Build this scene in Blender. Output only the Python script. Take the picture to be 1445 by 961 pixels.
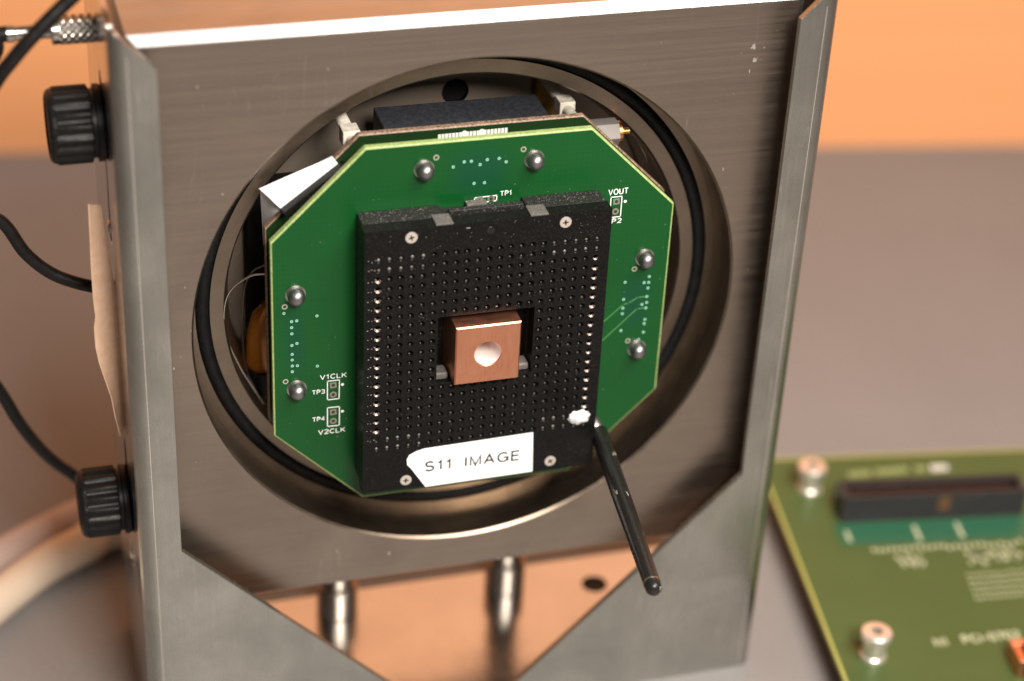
import bpy, bmesh, math, random
from mathutils import Vector, Matrix
random.seed(7)
for o in list(bpy.data.objects): bpy.data.objects.remove(o)
scene = bpy.context.scene
COL = scene.collection
# ---------------------------------------------------------------- units
# Everything is laid out in millimetres around the housing: x right, y away from
# the viewer, z up, origin at the middle of the bore in the front face.
S = 0.001; Z0 = 117.0                       # table top lies at z = -117 mm
def W(p): return Vector((p[0]*S, p[1]*S, (p[2]+Z0)*S))
# ---------------------------------------------------------------- camera
CAM = Vector((-114.7355, -393.9439, 250.8287)); FPX = 2893.14
RX = Vector((0.9602538, -0.2755014, 0.0448519))
RY = Vector((-0.1103267, -0.5222137, -0.8456482))
RZ = Vector((0.2563995, 0.8070885, -0.5318528))
cd = bpy.data.cameras.new('camera'); cam = bpy.data.objects.new('camera', cd); COL.objects.link(cam)
m = Matrix((( RX.x, -RY.x, -RZ.x, 0), (RX.y, -RY.y, -RZ.y, 0), (RX.z, -RY.z, -RZ.z, 0), (0, 0, 0, 1)))
cam.matrix_world = Matrix.Translation(W(CAM)) @ m
cd.sensor_width = 36; cd.sensor_fit = 'HORIZONTAL'; cd.lens = FPX/1445*36
cd.clip_start = 0.01; cd.clip_end = 20
cd.dof.use_dof = True; cd.dof.focus_distance = 0.470; cd.dof.aperture_fstop = 6.4
scene.camera = cam
# ---------------------------------------------------------------- world, lamps, exposure
wd = bpy.data.worlds.new('World'); scene.world = wd; wd.use_nodes = True
bg = wd.node_tree.nodes['Background']; bg.inputs[0].default_value = (1.0, 0.92, 0.86, 1); bg.inputs[1].default_value = 0.12
def lamp(name, loc, target, sx, sy, watts, col):
    ld = bpy.data.lights.new(name, 'AREA'); ld.shape = 'RECTANGLE'; ld.size = sx; ld.size_y = sy
    ld.energy = watts; ld.color = col
    o = bpy.data.objects.new(name, ld); COL.objects.link(o); o.location = W(loc)
    o.rotation_euler = (W(target)-W(loc)).to_track_quat('-Z', 'Y').to_euler()
    return o
lamp('key_softbox', (230, -330, 560), (0, 0, 0), 0.34, 0.26, 6.5, (1.0, 0.93, 0.86))
lamp('front_softbox', (35, -560, 470), (0, 0, -10), 0.20, 0.16, 9.5, (1.0, 0.93, 0.86))
scene.render.engine = 'CYCLES'
vs = scene.view_settings; vs.view_transform = 'Standard'; vs.look = 'None'; vs.exposure = -0.3; vs.gamma = 1; vs.use_curve_mapping = False

# ---------------------------------------------------------------- geometry helpers
def ray(u, v): return RX*((u-722.5)/FPX) + RY*((v-480.5)/FPX) + RZ
def onY(u, v, y): d = ray(u, v); return CAM + d*((y-CAM.y)/d.y)
def onZ(u, v, z): d = ray(u, v); return CAM + d*((z-CAM.z)/d.z)

def box(bm, x0, x1, y0, y1, z0, z1, mi=0):
    v = [bm.verts.new(p) for p in ((x0,y0,z0),(x1,y0,z0),(x1,y1,z0),(x0,y1,z0),(x0,y0,z1),(x1,y0,z1),(x1,y1,z1),(x0,y1,z1))]
    for f in ((0,3,2,1),(4,5,6,7),(0,1,5,4),(1,2,6,5),(2,3,7,6),(3,0,4,7)):
        bm.faces.new([v[i] for i in f]).material_index = mi
def prism(bm, poly, y0, y1, mi=0, mside=None):
    """polygon of (x, z) pairs, counter-clockwise seen from the front, extruded from y0 to y1"""
    a = [bm.verts.new((x, y0, z)) for x, z in poly]; b = [bm.verts.new((x, y1, z)) for x, z in poly]
    n = len(poly)
    bm.faces.new(a).material_index = mi; bm.faces.new(b[::-1]).material_index = mi
    for i in range(n):
        f = bm.faces.new((a[i], b[i], b[(i+1) % n], a[(i+1) % n])); f.material_index = mi if mside is None else mside
def circ(cx, cz, r, n=24, ph=0): return [(cx+r*math.cos(ph+2*math.pi*i/n), cz+r*math.sin(ph+2*math.pi*i/n)) for i in range(n)]
def plate(bm, outer, holes, c0, c1, place=lambda a, b, c: (a, c, b)):
    """flat sheet with openings; place maps (a, b, c) to x, y, z"""
    rings = [outer]+holes
    tops = []
    for c in (c0, c1):
        es = []; vv = []
        for r in rings:
            vs_ = [bm.verts.new(place(a, b, c)) for a, b in r]; vv.append(vs_)
            es += [bm.edges.new((vs_[i], vs_[(i+1) % len(vs_)])) for i in range(len(vs_))]
        bmesh.ops.triangle_fill(bm, use_beauty=True, use_dissolve=False, edges=es)
        tops.append(vv)
    for A, B in zip(*tops):
        for i in range(len(A)):
            j = (i+1) % len(A); bm.faces.new((A[i], B[i], B[j], A[j]))
def frame(d):
    d = Vector(d).normalized(); u = d.cross(Vector((0, 0, 1)))
    if u.length < 1e-3: u = d.cross(Vector((0, 1, 0)))
    u.normalize(); return d, u, d.cross(u)
def lathe(bm, prof, base, axis, n=32, mi=0, mod=None):
    """profile of (radius, height along axis)"""
    d, u, w = frame(axis); base = Vector(base); rings = []
    for r, h in prof:
        if r < 1e-6: rings.append([bm.verts.new(base+d*h)]); continue
        rings.append([bm.verts.new(base+d*h+(u*math.cos(2*math.pi*i/n)+w*math.sin(2*math.pi*i/n))*(r if mod is None else mod(r, i))) for i in range(n)])
    for A, B in zip(rings, rings[1:]):
        for i in range(n):
            j = (i+1) % n
            if len(A) == 1 and len(B) == 1: continue
            if len(A) == 1: f = bm.faces.new((A[0], B[i], B[j]))
            elif len(B) == 1: f = bm.faces.new((A[i], A[j], B[0]))
            else: f = bm.faces.new((A[i], A[j], B[j], B[i]))
            f.material_index = mi
def tube(bm, pts, r, n=12, sub=8, mi=0, caps=True):
    P = [Vector(p) for p in pts]
    if sub > 1:
        Q = [P[0]*2-P[1]]+P+[P[-1]*2-P[-2]]; out = []
        for i in range(1, len(Q)-2):
            for k in range(sub):
                t = k/sub; a, b, c, e = Q[i-1], Q[i], Q[i+1], Q[i+2]
                out.append(0.5*((2*b)+(c-a)*t+(2*a-5*b+4*c-e)*t*t+(3*b-a-3*c+e)*t**3))
        out.append(P[-1]); P = out
    _, u, w = frame(P[1]-P[0]); rings = []
    for i, p in enumerate(P):
        d = (P[min(i+1, len(P)-1)]-P[max(i-1, 0)]).normalized()
        u = (u-d*u.dot(d)).normalized(); w = d.cross(u)
        rr = r(i/(len(P)-1)) if callable(r) else r
        rings.append([bm.verts.new(p+(u*math.cos(2*math.pi*k/n)+w*math.sin(2*math.pi*k/n))*rr) for k in range(n)])
    for A, B in zip(rings, rings[1:]):
        for i in range(n): bm.faces.new((A[i], A[(i+1) % n], B[(i+1) % n], B[i])).material_index = mi
    if caps: bm.faces.new(rings[0][::-1]); bm.faces.new(rings[-1])
def sheet(bm, rows, th):
    """grid of points given thickness along its normals"""
    R = [[Vector(p) for p in r] for r in rows]; nr, nc = len(R), len(R[0]); A = []; Bq = []
    for i in range(nr):
        a = []; b = []
        for j in range(nc):
            du = R[min(i+1, nr-1)][j]-R[max(i-1, 0)][j]; dv = R[i][min(j+1, nc-1)]-R[i][max(j-1, 0)]
            n = du.cross(dv).normalized()*th/2
            a.append(bm.verts.new(R[i][j]+n)); b.append(bm.verts.new(R[i][j]-n))
        A.append(a); Bq.append(b)
    for i in range(nr-1):
        for j in range(nc-1):
            bm.faces.new((A[i][j], A[i][j+1], A[i+1][j+1], A[i+1][j])); bm.faces.new((Bq[i][j], Bq[i+1][j], Bq[i+1][j+1], Bq[i][j+1]))
    edge = [(0, j) for j in range(nc)]+[(i, nc-1) for i in range(1, nr)]+[(nr-1, j) for j in range(nc-2, -1, -1)]+[(i, 0) for i in range(nr-2, 0, -1)]
    for k in range(len(edge)):
        p, q = edge[k], edge[(k+1) % len(edge)]
        bm.faces.new((A[p[0]][p[1]], Bq[p[0]][p[1]], Bq[q[0]][q[1]], A[q[0]][q[1]]))

def thing(name, label, cat, base, group=None):
    o = bpy.data.objects.new(name, None); COL.objects.link(o); o.location = W(base); o.empty_display_size = 0.01
    o['label'] = label; o['category'] = cat
    if group: o['group'] = group
    return o
def origin(p):
    v = Vector((0, 0, 0))
    while p is not None: v += p.location; p = p.parent
    return v
def obj(name, bm, mats, parent=None, bev=0, ang=35, label=None, kind=None, seg=2, at=None, flat=False):
    """links the bmesh (in mm) as one mesh object under parent; at = its own origin in mm"""
    off = origin(parent); loc = Vector((0, 0, 0))
    if at is not None: loc = W(at)-off
    for v in bm.verts: v.co = W(v.co)-off-loc
    bmesh.ops.recalc_face_normals(bm, faces=bm.faces[:])
    me = bpy.data.meshes.new(name); bm.to_mesh(me); bm.free()
    for mt in (mats if isinstance(mats, (list, tuple)) else [mats]): me.materials.append(mt)
    me.polygons.foreach_set('use_smooth', [not flat]*len(me.polygons)); me.set_sharp_from_angle(angle=math.radians(ang))
    o = bpy.data.objects.new(name, me); COL.objects.link(o); o.parent = parent; o.location = loc
    if bev:
        b = o.modifiers.new('bevel', 'BEVEL'); b.width = bev*S; b.segments = seg; b.limit_method = 'ANGLE'; b.angle_limit = math.radians(40); b.harden_normals = True
    if label: o['label'] = label
    if kind: o['kind'] = kind
    return o
def tag(o, label, cat, group=None):
    o['label'] = label; o['category'] = cat
    if group: o['group'] = group
    return o
def twin(o, parent, loc_mm):
    c = o.copy(); COL.objects.link(c); c.parent = parent; c.location = W(loc_mm)-origin(parent); return c
def arc(cx, cy, rx, ry, a0, a1, n=10): return [(cx+rx*math.cos(math.radians(a0+(a1-a0)*k/n)), cy+ry*math.sin(math.radians(a0+(a1-a0)*k/n))) for k in range(n+1)]
GLYPH = {  # (advance width, strokes) on a cap height of 1
 'S': (.62, [arc(.31, .745, .27, .255, 25, 270, 12)+arc(.31, .25, .30, .25, 90, -155, 12)[1:]]), '1': (.34, [[(.0, .76), (.12, .83), (.22, 1), (.22, 0)]]), 'I': (.08, [[(.04, 0), (.04, 1)]]),
 'M': (.74, [[(0, 0), (0, 1), (.37, 0), (.74, 1), (.74, 0)]]), 'A': (.72, [[(0, 0), (.36, 1), (.72, 0)], [(.12, .33), (.60, .33)]]), 'G': (.74, [arc(.38, .5, .38, .5, 40, 335, 18)+[(.74, .46), (.42, .46)], [(.74, .46), (.74, .02)]]),
 'E': (.56, [[(.56, 0), (0, 0), (0, 1), (.56, 1)], [(0, .52), (.52, .52)]]), 'V': (.66, [[(0, 1), (.33, 0), (.66, 1)]]), 'O': (.7, [arc(.35, .5, .35, .5, 0, 360, 20)]), 'U': (.62, [[(0, 1), (0, .3)]+arc(.31, .3, .31, .3, 180, 360, 10)+[(.62, 1)]]),
 'T': (.62, [[(0, 1), (.62, 1)], [(.31, 1), (.31, 0)]]), 'P': (.56, [[(0, 0), (0, 1), (.3, 1)]+arc(.3, .74, .26, .26, 90, -90, 8)+[(0, .48)]]), '2': (.56, [arc(.28, .72, .27, .28, 160, -30, 10)+[(0, 0), (.56, 0)]]),
 'C': (.66, [arc(.36, .5, .36, .5, 45, 315, 16)]), 'L': (.5, [[(0, 1), (0, 0), (.5, 0)]]), 'K': (.6, [[(0, 0), (0, 1)], [(.58, 1), (0, .4)], [(.2, .58), (.6, 0)]]), '3': (.56, [arc(.26, .75, .27, .25, 150, -90, 10)+arc(.27, .26, .29, .26, 90, -150, 10)]),
 '4': (.58, [[(.42, 0), (.42, 1), (0, .3), (.58, .3)]]), 'N': (.64, [[(0, 0), (0, 1), (.64, 0), (.64, 1)]]), '0': (.58, [arc(.29, .5, .29, .5, 0, 360, 18)]), '7': (.54, [[(0, 1), (.54, 1), (.18, 0)]]), '-': (.34, [[(0, .45), (.34, .45)]]), ' ': (.42, [])}
def writing(text, p0, p1, h, nrm, th, mat, parent, name='printed_text', sw=0.13, gap=0.26):
    """lettering drawn as strokes along a baseline from p0 to p1 (mm); cap height h; nrm = facing direction"""
    adv = []; x = 0
    for c in text: adv.append(x); x += GLYPH[c][0]+gap
    tot = x-gap; p0 = Vector(p0); p1 = Vector(p1); n = Vector(nrm).normalized(); ex = (p1-p0); L = ex.length; ex.normalize(); ey = n.cross(ex)
    bm = bmesh.new(); kx = L/tot; lift = th; w2 = sw*h/2
    for c, a in zip(text, adv):
        for st in GLYPH[c][1]:
            Q = [Vector(((a+q[0])*kx, q[1]*h)) for q in st]; Lf = []; Rt = []
            for i, q in enumerate(Q):
                d0 = (Q[i]-Q[i-1]).normalized() if i else None; d1 = (Q[i+1]-Q[i]).normalized() if i < len(Q)-1 else None
                if d0 is None: d0 = d1
                if d1 is None: d1 = d0
                t = (d0+d1).normalized() if (d0+d1).length > 1e-4 else d1; nn = Vector((-t.y, t.x)); k = w2/max(0.45, nn.dot(Vector((-d1.y, d1.x))))
                Lf.append(q+nn*k); Rt.append(q-nn*k)
            V3 = lambda q: bm.verts.new(p0+ex*q.x+ey*q.y+n*lift)
            l = [V3(q) for q in Lf]; r = [V3(q) for q in Rt]
            for i in range(len(Q)-1): bm.faces.new((l[i], r[i], r[i+1], l[i+1]))
            lift += 0.0012
    return obj(name, bm, mat, parent)

# ---------------------------------------------------------------- materials
def mat(name, col, rough=0.5, metal=0.0, spec=0.5, coat=0.0):
    mt = bpy.data.materials.new(name); mt.use_nodes = True; b = mt.node_tree.nodes['Principled BSDF']
    b.inputs['Base Color'].default_value = (*col, 1); b.inputs['Roughness'].default_value = rough; b.inputs['Metallic'].default_value = metal
    b.inputs['Specular IOR Level'].default_value = spec; b.inputs['Coat Weight'].default_value = coat; b.inputs['Coat Roughness'].default_value = 0.08
    return mt
class N:
    def __init__(s, mt): s.t = mt.node_tree; s.b = s.t.nodes['Principled BSDF']; s.co = None
    def new(s, typ, **kw):
        n = s.t.nodes.new(typ)
        for k, v in kw.items(): setattr(n, k, v)
        return n
    def link(s, a, b): s.t.links.new(a, b)
    def coords(s, scale=(1, 1, 1), rot=(0, 0, 0)):
        if s.co is None: s.co = s.new('ShaderNodeTexCoord')
        mp = s.new('ShaderNodeMapping'); mp.inputs['Scale'].default_value = scale; mp.inputs['Rotation'].default_value = rot
        s.link(s.co.outputs['Object'], mp.inputs['Vector']); return mp.outputs[0]
    def noise(s, scale, vec=None, detail=4, rough=0.55, dist=0):
        n = s.new('ShaderNodeTexNoise'); n.inputs['Scale'].default_value = scale; n.inputs['Detail'].default_value = detail; n.inputs['Roughness'].default_value = rough; n.inputs['Distortion'].default_value = dist
        s.link(vec if vec is not None else s.coords(), n.inputs['Vector']); return n.outputs[0]
    def ramp(s, fac, stops):
        r = s.new('ShaderNodeValToRGB'); e = r.color_ramp.elements
        while len(e) < len(stops): e.new(0.5)
        for q, (p, c) in zip(e, stops): q.position = p; q.color = (*c, 1) if len(c) == 3 else c
        s.link(fac, r.inputs[0]); return r.outputs[0]
    def rng(s, fac, a, b, c=0.0, d=1.0):
        r = s.new('ShaderNodeMapRange'); r.inputs[1].default_value = a; r.inputs[2].default_value = b; r.inputs[3].default_value = c; r.inputs[4].default_value = d
        s.link(fac, r.inputs[0]); return r.outputs[0]
    def math(s, op, a, b=None):
        n = s.new('ShaderNodeMath', operation=op)
        for i, x in enumerate((a, b)):
            if x is None: continue
            if isinstance(x, (int, float)): n.inputs[i].default_value = x
            else: s.link(x, n.inputs[i])
        return n.outputs[0]
    def mix(s, fac, a, b):
        n = s.new('ShaderNodeMix', data_type='RGBA')
        for i, x in ((0, fac), (6, a), (7, b)):
            if isinstance(x, (int, float)): n.inputs[i].default_value = x
            elif isinstance(x, tuple): n.inputs[i].default_value = (*x, 1)
            else: s.link(x, n.inputs[i])
        return n.outputs[2]
    def bump(s, h, strength, dist):
        n = s.new('ShaderNodeBump'); n.inputs['Strength'].default_value = strength; n.inputs['Distance'].default_value = dist
        s.link(h, n.inputs['Height']); s.link(n.outputs[0], s.b.inputs['Normal']); return n
    def set(s, k, out): s.link(out, s.b.inputs[k])

def brushed(name, col, rough, grain, blotch=0.12, bump=0.25, scratch=0.5, dark=0.75):
    """machined metal; grain = mapping scale, small along the brushing direction"""
    mt = mat(name, col, rough, 1.0); n = N(mt)
    g = n.noise(1, n.coords(grain), 5, 0.65); g2 = n.noise(1, n.coords(tuple(x*0.23 for x in grain)), 3, 0.5)
    bl = n.noise(38, None, 5, 0.6, 0.4)
    f = n.math('ADD', n.math('MULTIPLY', g, 0.55), n.math('MULTIPLY', g2, 0.45))
    c = n.mix(n.rng(f, 0.30, 0.70), tuple(x*dark for x in col), tuple(min(1, x*1.12) for x in col))
    c = n.mix(n.math('MULTIPLY', n.rng(bl, 0.35, 0.7), blotch*2), c, tuple(x*0.55 for x in col))
    # fine hairline scratches in two directions
    sc = None
    for rot, sh in ((0.5, 7.0), (-0.35, 5.0), (1.25, 6.0)):
        w = n.noise(1, n.coords((60*sh, 60*sh, 3*sh), (0.3*rot, rot, rot)), 1, 0.3)
        s1 = n.rng(n.math('ABSOLUTE', n.math('SUBTRACT', w, 0.5)), 0.0, 0.006, 1, 0)
        k = n.rng(n.noise(55*sh/6, n.coords((1, 1, 1), (rot, 1, 0)), 2), 0.58, 0.66)
        s1 = n.math('MULTIPLY', s1, k); sc = s1 if sc is None else n.math('MAXIMUM', sc, s1)
    c = n.mix(n.math('MULTIPLY', sc, scratch), c, (0.9, 0.86, 0.8))
    n.set('Base Color', c)
    r = n.math('ADD', n.rng(f, 0.3, 0.7, rough-0.07, rough+0.08), n.rng(bl, 0.3, 0.7, -0.04, 0.07)); n.set('Roughness', r)
    n.bump(n.math('ADD', f, n.math('MULTIPLY', sc, -0.3)), bump, 0.00006)
    return mt
ALU = brushed('brushed_aluminium', (0.50, 0.49, 0.48), 0.36, (45, 900, 3600), 0.12, 0.16, 0.4, 0.88)
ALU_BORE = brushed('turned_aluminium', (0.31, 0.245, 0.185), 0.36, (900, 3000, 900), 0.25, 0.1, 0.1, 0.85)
STEEL = brushed('sheet_steel', (0.51, 0.50, 0.45), 0.27, (5200, 900, 160), 0.32, 0.05, 0.4, 0.94)  # heavier blotching stands in for uneven reflections on the flanges
POLISH = brushed('polished_sheet', (0.60, 0.61, 0.62), 0.17, (3000, 900, 90), 0.10, 0.03, 0.2, 0.95)
CHROME = brushed('nickel', (0.66, 0.62, 0.56), 0.22, (400, 400, 400), 0.1, 0.05, 0.0)
def knurled():
    mt = mat('knurled_nickel', (0.56, 0.52, 0.46), 0.34, 1.0); n = N(mt); h = None
    for a in (0.75, -0.75):
        w = n.new('ShaderNodeTexWave', bands_direction='X'); w.inputs['Scale'].default_value = 260; n.link(n.coords((1, 1, 1), (0.0, a, 0)), w.inputs['Vector'])
        h = w.outputs[1] if h is None else n.math('ADD', h, w.outputs[1])
    n.set('Base Color', n.mix(n.rng(h, 0.5, 1.6), (0.38, 0.34, 0.28), (0.85, 0.80, 0.72))); n.bump(h, 0.8, 0.0003); return mt
KNURL = knurled()
def plastic(name, col, rough, dust=0.0, scale=900, bump=0.15, spec=0.5):
    mt = mat(name, col, rough, 0, spec); n = N(mt); a = n.noise(scale, None, 5, 0.65)
    c = n.mix(n.rng(a, 0.3, 0.7), tuple(x*0.7 for x in col), tuple(x*1.35 for x in col))
    if dust:
        d = n.noise(2600, None, 2, 0.5); e = n.noise(120, None, 4, 0.6)
        c = n.mix(n.math('MULTIPLY', n.math('MULTIPLY', n.rng(d, 0.60, 0.74), n.rng(e, 0.3, 0.62)), dust), c, (0.42, 0.38, 0.34))
    n.set('Base Color', c); n.set('Roughness', n.rng(a, 0.3, 0.7, rough-0.08, rough+0.1)); n.bump(a, bump, 0.0001); return mt
BLACK = plastic('black_moulded_plastic', (0.005, 0.0046, 0.0044), 0.33, 0.14, 900, 0.06, 0.15)
BLACK_TOP = plastic('dusty_black_plastic', (0.012, 0.0115, 0.011), 0.5, 1.0, 1400, 0.4)
TAB = plastic('grey_worn_plastic', (0.11, 0.10, 0.09), 0.6, 0.8, 1400, 0.4)
KNOB = plastic('black_knob_plastic', (0.008, 0.0075, 0.007), 0.42, 0.1, 1500, 0.1, 0.22)
RUBBER = plastic('black_rubber', (0.004, 0.004, 0.0045), 0.5, 0.05, 500, 0.05, 0.25)
CABLE = plastic('black_cable_jacket', (0.006, 0.005, 0.0045), 0.42, 0.05, 600, 0.05, 0.3)
SLATE = plastic('slate_connector_plastic', (0.028, 0.031, 0.038), 0.5, 0.12, 800, 0.1)
NYLON = plastic('nylon', (0.62, 0.57, 0.48), 0.4, 0, 500, 0.3)
def worn_lever():
    mt = mat('worn_black_enamel', (0.012, 0.011, 0.010), 0.27); n = N(mt); a = n.noise(420, n.coords((1.6, 0.5, 1.6)), 3, 0.6); b = n.noise(90)
    k = n.math('MULTIPLY', n.rng(a, 0.66, 0.70), n.rng(b, 0.46, 0.6))
    n.set('Base Color', n.mix(k, (0.012, 0.011, 0.010), (0.50, 0.44, 0.34))); n.set('Roughness', n.rng(a, 0.3, 0.7, 0.22, 0.4)); n.bump(a, 0.1, 0.0001); return mt
LEVER = worn_lever()
def copper():
    mt = mat('copper', (0.80, 0.40, 0.26), 0.40, 1.0); n = N(mt); g = n.noise(1, n.coords((2600, 300, 260)), 4, 0.6); b = n.noise(160, None, 5, 0.65, 0.5)
    c = n.mix(n.rng(b, 0.32, 0.72), (0.84, 0.37, 0.22), (0.66, 0.26, 0.14)); c = n.mix(n.math('MULTIPLY', n.rng(g, 0.35, 0.7), 0.6), c, (0.88, 0.43, 0.28))
    n.set('Base Color', c); n.set('Roughness', n.rng(b, 0.3, 0.7, 0.33, 0.5)); n.bump(g, 0.15, 0.00006); return mt
COPPER = copper()
GOLD = mat('gold_plating', (0.90, 0.38, 0.13), 0.3, 1.0)
TIN = mat('tinned_metal', (0.46, 0.43, 0.40), 0.38, 1.0)
PINHEAD = mat('grey_pin_metal', (0.33, 0.32, 0.32), 0.40, 1.0)
SCREW = mat('nickel_screw', (0.84, 0.76, 0.67), 0.34, 0.75)
CONTACT = mat('contact_metal', (0.42, 0.35, 0.31), 0.4, 1.0)
WHITE_INK = mat('white_ink', (0.86, 0.88, 0.84), 0.6)
DARK_HOLE = mat('hole_interior', (0.03, 0.025, 0.02), 0.6)
PAPER = mat('white_label', (0.93, 0.93, 0.92), 0.5)
INK = mat('black_print', (0.015, 0.014, 0.014), 0.5)
BLOB = plastic('white_adhesive', (0.70, 0.695, 0.68), 0.35, 0, 700, 0.3)
def pcb(name, col, col2, pour, patches=(), rough=0.3, weave=0.1):
    """solder mask over glass weave; patches = (x, z, rx, rz) in metres where copper pour tints the mask"""
    mt = mat(name, col, rough, 0, 0.28, 0.05); n = N(mt); sx = n.new('ShaderNodeSeparateXYZ'); n.link(n.coords(), sx.inputs[0])
    h = None
    for k in (0, 2):
        w = n.math('SINE', n.math('MULTIPLY', sx.outputs[k], 2*math.pi/0.00125)); h = w if h is None else n.math('ADD', h, w)
    big = n.noise(30, None, 4, 0.6)
    c = n.mix(n.rng(big, 0.3, 0.7), col, col2); c = n.mix(n.math('MULTIPLY', n.rng(h, -1.4, 1.6), weave), c, tuple(x*0.45 for x in col))
    for px, pz, rx, rz in patches:
        a = n.rng(n.math('ABSOLUTE', n.math('SUBTRACT', sx.outputs[0], px)), rx*0.45, rx*1.3, 1, 0); b = n.rng(n.math('ABSOLUTE', n.math('SUBTRACT', sx.outputs[2], pz)), rz*0.45, rz*1.3, 1, 0)
        c = n.mix(n.math('MULTIPLY', n.math('MULTIPLY', a, b), 0.6), c, pour)
    d = n.noise(1500, None, 1, 0.5); c = n.mix(n.math('MULTIPLY', n.rng(d, 0.76, 0.80), 0.5), c, (0.4, 0.45, 0.36))
    n.set('Base Color', c); n.bump(n.math('ADD', n.math('MULTIPLY', h, 0.25), n.noise(200)), 0.12, 0.00004); return mt
def fibre(name, a, b):
    mt = mat(name, a, 0.55); n = N(mt); f = n.noise(1600, None, 3, 0.6); n.set('Base Color', n.mix(n.rng(f, 0.35, 0.65), a, b)); return mt
EDGE = fibre('board_edge_fibre', (0.22, 0.33, 0.09), (0.40, 0.46, 0.19))
EDGE_DARK = fibre('brown_board_edge', (0.10, 0.06, 0.035), (0.34, 0.22, 0.15))

# ---------------------------------------------------------------- the setting
def table_mat():
    mt = mat('grey_table_laminate', (0.27, 0.235, 0.215), 0.5); n = N(mt); a = n.noise(14, None, 5, 0.6); b = n.noise(900, None, 2)
    c = n.mix(n.rng(a, 0.3, 0.7), (0.185, 0.178, 0.175), (0.21, 0.202, 0.198)); n.set('Base Color', n.mix(n.rng(b, 0.4, 0.7), c, (0.235, 0.22, 0.21))); n.bump(b, 0.1, 0.0002); return mt
bm = bmesh.new(); box(bm, -900, 900, -1000, 700, -142, -117)
o = obj('table', bm, table_mat(), bev=2); o['kind'] = 'structure'
def wall_mat():
    mt = mat('orange_wood_panel', (0.80, 0.36, 0.13), 0.55); n = N(mt); a = n.noise(1, n.coords((3, 3, 60)), 5, 0.6, 0.3)
    n.set('Base Color', n.mix(n.rng(a, 0.3, 0.7), (0.88, 0.39, 0.165), (0.84, 0.365, 0.15))); n.bump(a, 0.1, 0.0005); return mt
bm = bmesh.new(); wa = Vector((-78, 333, 0)); wb = Vector((296, 267, 0)); wd_ = (wb-wa).normalized(); wn = Vector((-wd_.y, wd_.x, 0))
q0 = wa-wd_*700; q1 = wb+wd_*500
vv = [bm.verts.new((q.x, q.y, z)) for z in (-117.5, 560) for q in (q0, q1, q1+wn*18, q0+wn*18)]
for f in ((0,1,2,3),(7,6,5,4),(0,4,5,1),(1,5,6,2),(2,6,7,3),(3,7,4,0)): bm.faces.new([vv[i] for i in f])
o = obj('wall', bm, wall_mat()); o['kind'] = 'structure'

# ---------------------------------------------------------------- sheet metal bracket
T = 1.6; XO = 80.6; YF = -8.0; RB = 3.2; YB = 45.0; ZT = 81.0; ZC = -52.0; ZB = -117.0
br = thing('mounting_bracket', 'bent grey sheet metal bracket with front flanges gripping the square housing', 'bracket', (0, 20, ZB))
def side(sgn):
    bm = bmesh.new()
    # cheek with the two clamp slots
    sl = []
    for zc0, zc1 in ((22, 60), (-70, -36)):
        sl.append([(15+2.2*math.cos(a), (zc1 if math.sin(a) > 0 else zc0)+2.2*math.sin(a)) for a in [2*math.pi*(i+0.5)/16 for i in range(16)]])
    plate(bm, [(YF+RB, ZB+T), (YB, ZB+T), (YB, ZT), (YF+RB, ZT)], sl, XO-T, XO, lambda a, b, c: (sgn*c, a, b))
    p = obj('side_panel', bm, [POLISH], br, 0.2)
    # bend and flange in one sheet: profile across, cut at the top corner and widening into the gusset
    bm = bmesh.new(); prof = []
    for i in range(7):
        a = math.pi/2*i/6; prof.append((XO-RB+RB*math.cos(a), YF+RB-RB*math.sin(a), XO-RB+(RB-T)*math.cos(a), YF+RB-(RB-T)*math.sin(a)))
    def zt(x): return ZT-max(0, (XO-1.0-x))*1.02
    cols = [(xo, yo, xi, yi) for xo, yo, xi, yi in prof]
    for x in (75.5, 73, 71.0): cols.append((x, YF, x, YF+T))
    outer = [(c[0], c[1], zt(c[0])) for c in cols]; inner = [(c[2], c[3], zt(c[2])) for c in cols]
    zb = ZB+0.0
    rows_o = []; rows_i = []
    for zlev in ('t', ZC, zb):
        rows_o.append([bm.verts.new((sgn*x, y, z if zlev == 't' else zlev)) for x, y, z in outer])
        rows_i.append([bm.verts.new((sgn*x, y, z if zlev == 't' else zlev)) for x, y, z in inner])
    nC = len(cols)
    for R_ in (rows_o, rows_i):
        for a, b in zip(R_, R_[1:]):
            for i in range(nC-1): bm.faces.new((a[i], a[i+1], b[i+1], b[i]))
    for k in (0, 2):
        for i in range(nC-1): bm.faces.new((rows_o[k][i], rows_o[k][i+1], rows_i[k][i+1], rows_i[k][i]))
    bm.faces.new((rows_o[0][-1], rows_o[1][-1], rows_i[1][-1], rows_i[0][-1]))
    for k in (0, 1): bm.faces.new((rows_o[k][0], rows_o[k+1][0], rows_i[k+1][0], rows_i[k][0]))
    # gusset triangle carrying on from the flange
    xe = 71.0-(ZC-zb)*0.985; po, pi_ = rows_o, rows_i
    g0 = bm.verts.new((sgn*xe, YF, zb)); g1 = bm.verts.new((sgn*xe, YF+T, zb))
    bm.faces.new((po[1][-1], g0, po[2][-1])); bm.faces.new((pi_[1][-1], pi_[2][-1], g1))
    bm.faces.new((po[1][-1], pi_[1][-1], g1, g0)); bm.faces.new((po[2][-1], g0, g1, pi_[2][-1]))
    fl = obj('front_flange', bm, STEEL, br, 0.15, 50)
    bm = bmesh.new(); box(bm, sgn*77.0-0.06, sgn*77.0+0.06, YF-0.012, YF+0.05, ZB+1, ZT-6); obj('bend_line', bm, SCREW, fl)  # thin pale strip down the flange beside the bend
for s in (-1, 1): side(s)
bm = bmesh.new()
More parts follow.
